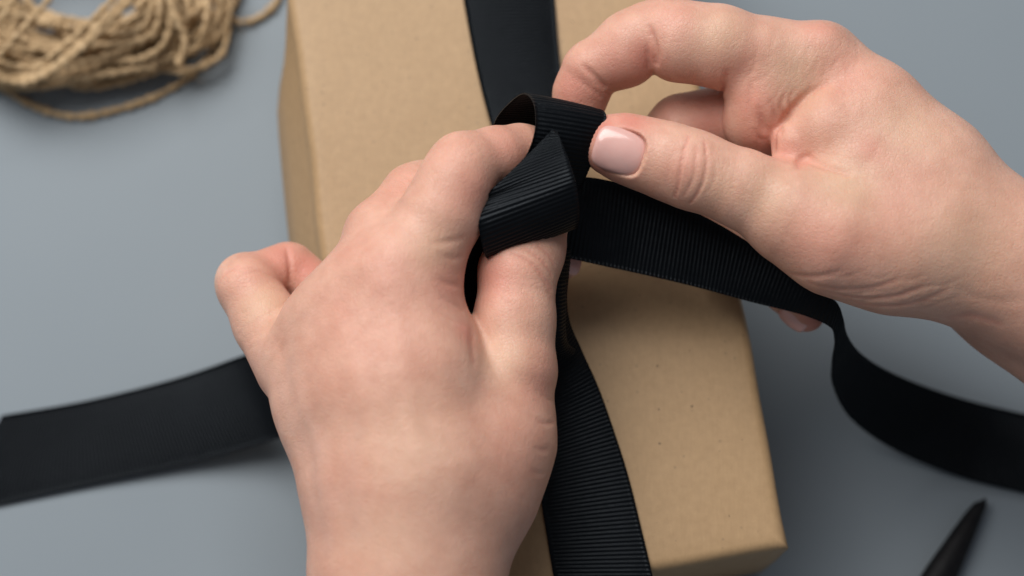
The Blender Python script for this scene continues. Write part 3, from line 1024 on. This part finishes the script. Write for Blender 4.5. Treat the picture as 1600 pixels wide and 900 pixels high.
def twine_strand(pts, r=1.25, world=False, plies=2):
    p = catmull(np.asarray(pts if world else PP(pts)))
    s = np.concatenate([[0], np.cumsum(np.linalg.norm(np.diff(p, axis=0), axis=1))])
    n = max(6, int(s[-1] / .75))
    si = np.linspace(0, s[-1], n)
    q = np.stack([np.interp(si, s, p[:, k]) for k in range(3)], 1)
    T = np.gradient(q, axis=0); T /= np.linalg.norm(T, axis=1, keepdims=True) + 1e-9
    upv = np.array([0, 0, 1.0])
    Sd = np.cross(T, upv); Sd /= np.linalg.norm(Sd, axis=1, keepdims=True) + 1e-9
    Up = np.cross(Sd, T)
    m = 12
    ph = random.uniform(0, 6)
    rv = r * (1 + .12 * np.sin(si * .9 + ph) + .10 * np.sin(si * .37 + 2 * ph) + .06 * rng.standard_normal(n))
    th = np.linspace(0, 2 * math.pi, m, endpoint=False)
    tw = si * (2 * math.pi / 7.5) + ph
    lob = 1 + .34 * np.cos(plies * (th[None, :] - tw[:, None]))
    R = rv[:, None] * lob
    ring = q[:, None, :] + R[:, :, None] * (np.cos(th)[None, :, None] * Sd[:, None, :] + np.sin(th)[None, :, None] * Up[:, None, :])
    ring[:, :, 2] = np.maximum(ring[:, :, 2], .05)
    V = ring.reshape(-1, 3)
    i = np.arange(n - 1)[:, None] * m; j = np.arange(m)[None, :]
    F = np.stack([i + j, i + (j + 1) % m, i + m + (j + 1) % m, i + m + j], 2).reshape(-1, 4)[:, ::-1]
    o = mesh_obj('strand', V, F, M_jute, twine)
    uvl = o.data.uv_layers.new(name='UVMap')
    U = np.stack(np.broadcast_arrays(si[:, None] + 100 * ph, ((th[None, :] - tw[:, None]) * r)), 2).reshape(-1, 2)
    li = np.zeros(len(o.data.loops), np.int32)
    o.data.loops.foreach_get('vertex_index', li)
    uvl.data.foreach_set('uv', U[li].astype(np.float32).ravel())
    return q


paths = []
TR = [
    [(-60, 70, 3), (-5, 128, 2), (40, 160, 1.4), (110, 182, 1.4), (180, 172, 1.4), (260, 142, 1.4), (318, 98, 1.6), (345, 50, 2), (372, -20, 4)],
    [(-70, 95, 9), (0, 123, 12), (45, 128, 14), (95, 102, 17), (150, 55, 20), (190, 15, 21), (225, -25, 20)],
    [(-60, 90, 9), (10, 118, 11), (60, 118, 15), (110, 85, 18), (160, 35, 21), (200, -10, 21)],
    [(-40, 105, 6), (30, 110, 9), (85, 85, 16), (130, 45, 19), (175, 0, 21), (190, -20, 21)],
    [(-40, 120, 14), (5, 80, 18), (40, 40, 20), (75, 0, 20), (90, -25, 20)],
    [(-30, 55, 18), (5, 25, 20), (30, -20, 20)],
    [(80, 112, 6), (110, 132, 5), (150, 136, 5), (200, 125, 6), (245, 105, 7), (280, 70, 9), (295, 20, 10), (290, -20, 11)],
    [(90, 105, 8), (150, 118, 7), (215, 108, 9), (260, 85, 10), (280, 40, 12), (270, -20, 13)],
    [(30, 88, 8), (90, 96, 9), (160, 96, 10), (220, 92, 11), (255, 70, 13), (268, 30, 15), (262, -20, 16)],
    [(20, 62, 10), (80, 70, 11), (140, 70, 13), (200, 68, 13), (240, 50, 15), (250, 10, 17), (245, -20, 17)],
    [(60, 30, 10), (110, 32, 12), (170, 50, 13), (220, 45, 15), (238, 10, 17), (235, -20, 18)],
    [(280, 100, 12), (290, 60, 15), (272, 20, 18), (262, -20, 19)],
    [(300, 85, 9), (318, 50, 11), (325, 10, 13), (322, -25, 14)],
    [(320, 75, 6), (338, 40, 8), (345, 0, 10), (345, -25, 10)],
    [(340, 20, 5), (375, 34, 2.5), (405, 27, 1.6), (428, 8, 1.5), (445, -25, 1.5)],
    [(0, 100, 6), (15, 70, 10), (25, 30, 13), (20, -20, 14)],
]
for t_ in TR: t_ = [(x, y, z * (1.35 if z > 9 else 1)) for x, y, z in t_]; paths.append(twine_strand(t_, random.uniform(.9, 1.15)))
for k in range(56):                                       # loops of the hank
    cx = 120 + random.gauss(0, 26); cy = -25 + random.gauss(0, 20)
    rx = random.uniform(130, 225); ry = random.uniform(95, 150) * (.75 + .25 * rx / 225)
    z0 = random.uniform(2, 16) * (1.15 - .55 * (rx - 130) / 95); tl = random.uniform(-6, 6); tp = random.uniform(0, 6.28); rot = random.uniform(-.35, .35)
    pts = []
    a0 = random.uniform(0, 6.28)
    for i in range(13):
        a = a0 + i / 12 * random.uniform(5.2, 6.2)
        wob = 1 + .05 * math.sin(3 * a + tp)
        x = rx * wob * math.cos(a); y = ry * wob * math.sin(a)
        x, y = x * math.cos(rot) - y * math.sin(rot), x * math.sin(rot) + y * math.cos(rot)
        pts.append((cx + x, cy + y, max(1.4, z0 + tl * math.sin(a + tp))))
    # sort by angle is implicit; drop duplicates
    paths.append(twine_strand(pts, random.uniform(.75, 1.0)))

# loose fibres of the jute
fv, ff = [], []
for k in range(2000):
    q = paths[random.randrange(len(paths))]
    i = random.randrange(1, len(q) - 1)
    p = q[i]; T = q[i] - q[i - 1]; T = T / (np.linalg.norm(T) + 1e-9)
    d = T * random.choice((-1, 1)) * 1.2 + rng.standard_normal(3) * .6; d /= np.linalg.norm(d)
    ln = random.uniform(2, 6); bend = rng.standard_normal(3) * .25
    b0 = len(fv); sidev = np.cross(d, (0, 0, 1)); sidev /= np.linalg.norm(sidev) + 1e-9
    for s_ in range(4):
        c = p + d * ln * s_ / 3 + bend * (s_ / 3) ** 2 * ln; c[2] = max(.2, c[2])
        rad = .11 * (1 - s_ / 4)
        fv += [c + sidev * rad, c - sidev * rad * .5 + np.array([0, 0, rad]), c - sidev * rad * .5 - np.array([0, 0, rad])]
    for s_ in range(3):
        for e in range(3):
            a = b0 + s_ * 3 + e; b_ = b0 + s_ * 3 + (e + 1) % 3
            ff.append((a, b_, b_ + 3, a + 3))
fo = mesh_obj('loose_fibres', fv, ff, M_jute, twine)
fo.data.uv_layers.new(name='UVMap')
fo['kind'] = 'stuff'


# ------------------------------------------------------------------ black pointed tool
def build_tool():
    tip = P(1532, 786, 4.0); tail = P(1380, 1060, 5.0)
    d = tail - tip; Ln = np.linalg.norm(d); d /= Ln
    sd = np.cross(d, (0, 0, 1.0)); sd /= np.linalg.norm(sd); up = np.cross(sd, d)
    V, Fc = [], []
    m = 20
    prof = [(-1.2, .25), (-.9, .9), (0, 1.6), (1.5, 2.0), (5, 2.5), (12, 3.35), (24, 4.6), (36, 5.4), (48, 5.9), (Ln - 1, 5.9), (Ln, 5.2)]
    for k, (s, r) in enumerate(prof):
        for j in range(m):
            a = 2 * math.pi * j / m
            c = tip + d * s
            q = c + sd * r * math.cos(a) + up * min(r, 3.8) * .9 * math.sin(a)
            # slanted tip
            if s < 2: q = q + d * (math.cos(a) * .9)
            q[2] = max(q[2], .15)
            V.append(q)
    n = len(prof)
    for k in range(n - 1):
        for j in range(m):
            a = k * m + j; b_ = k * m + (j + 1) % m
            Fc.append((a, b_, b_ + m, a + m))
    Fc.append(tuple(reversed(range(m)))); Fc.append(tuple((n - 1) * m + j for j in range(m)))
    o = mesh_obj('pointed_tool', V, Fc, M_tool)
    bm = bmesh.new(); bm.from_mesh(o.data)
    bmesh.ops.recalc_face_normals(bm, faces=bm.faces)
    bm.to_mesh(o.data); bm.free()
    tag(o, 'matte black tapering tool with blunt tip lying at the lower right corner', 'tool')


build_tool()
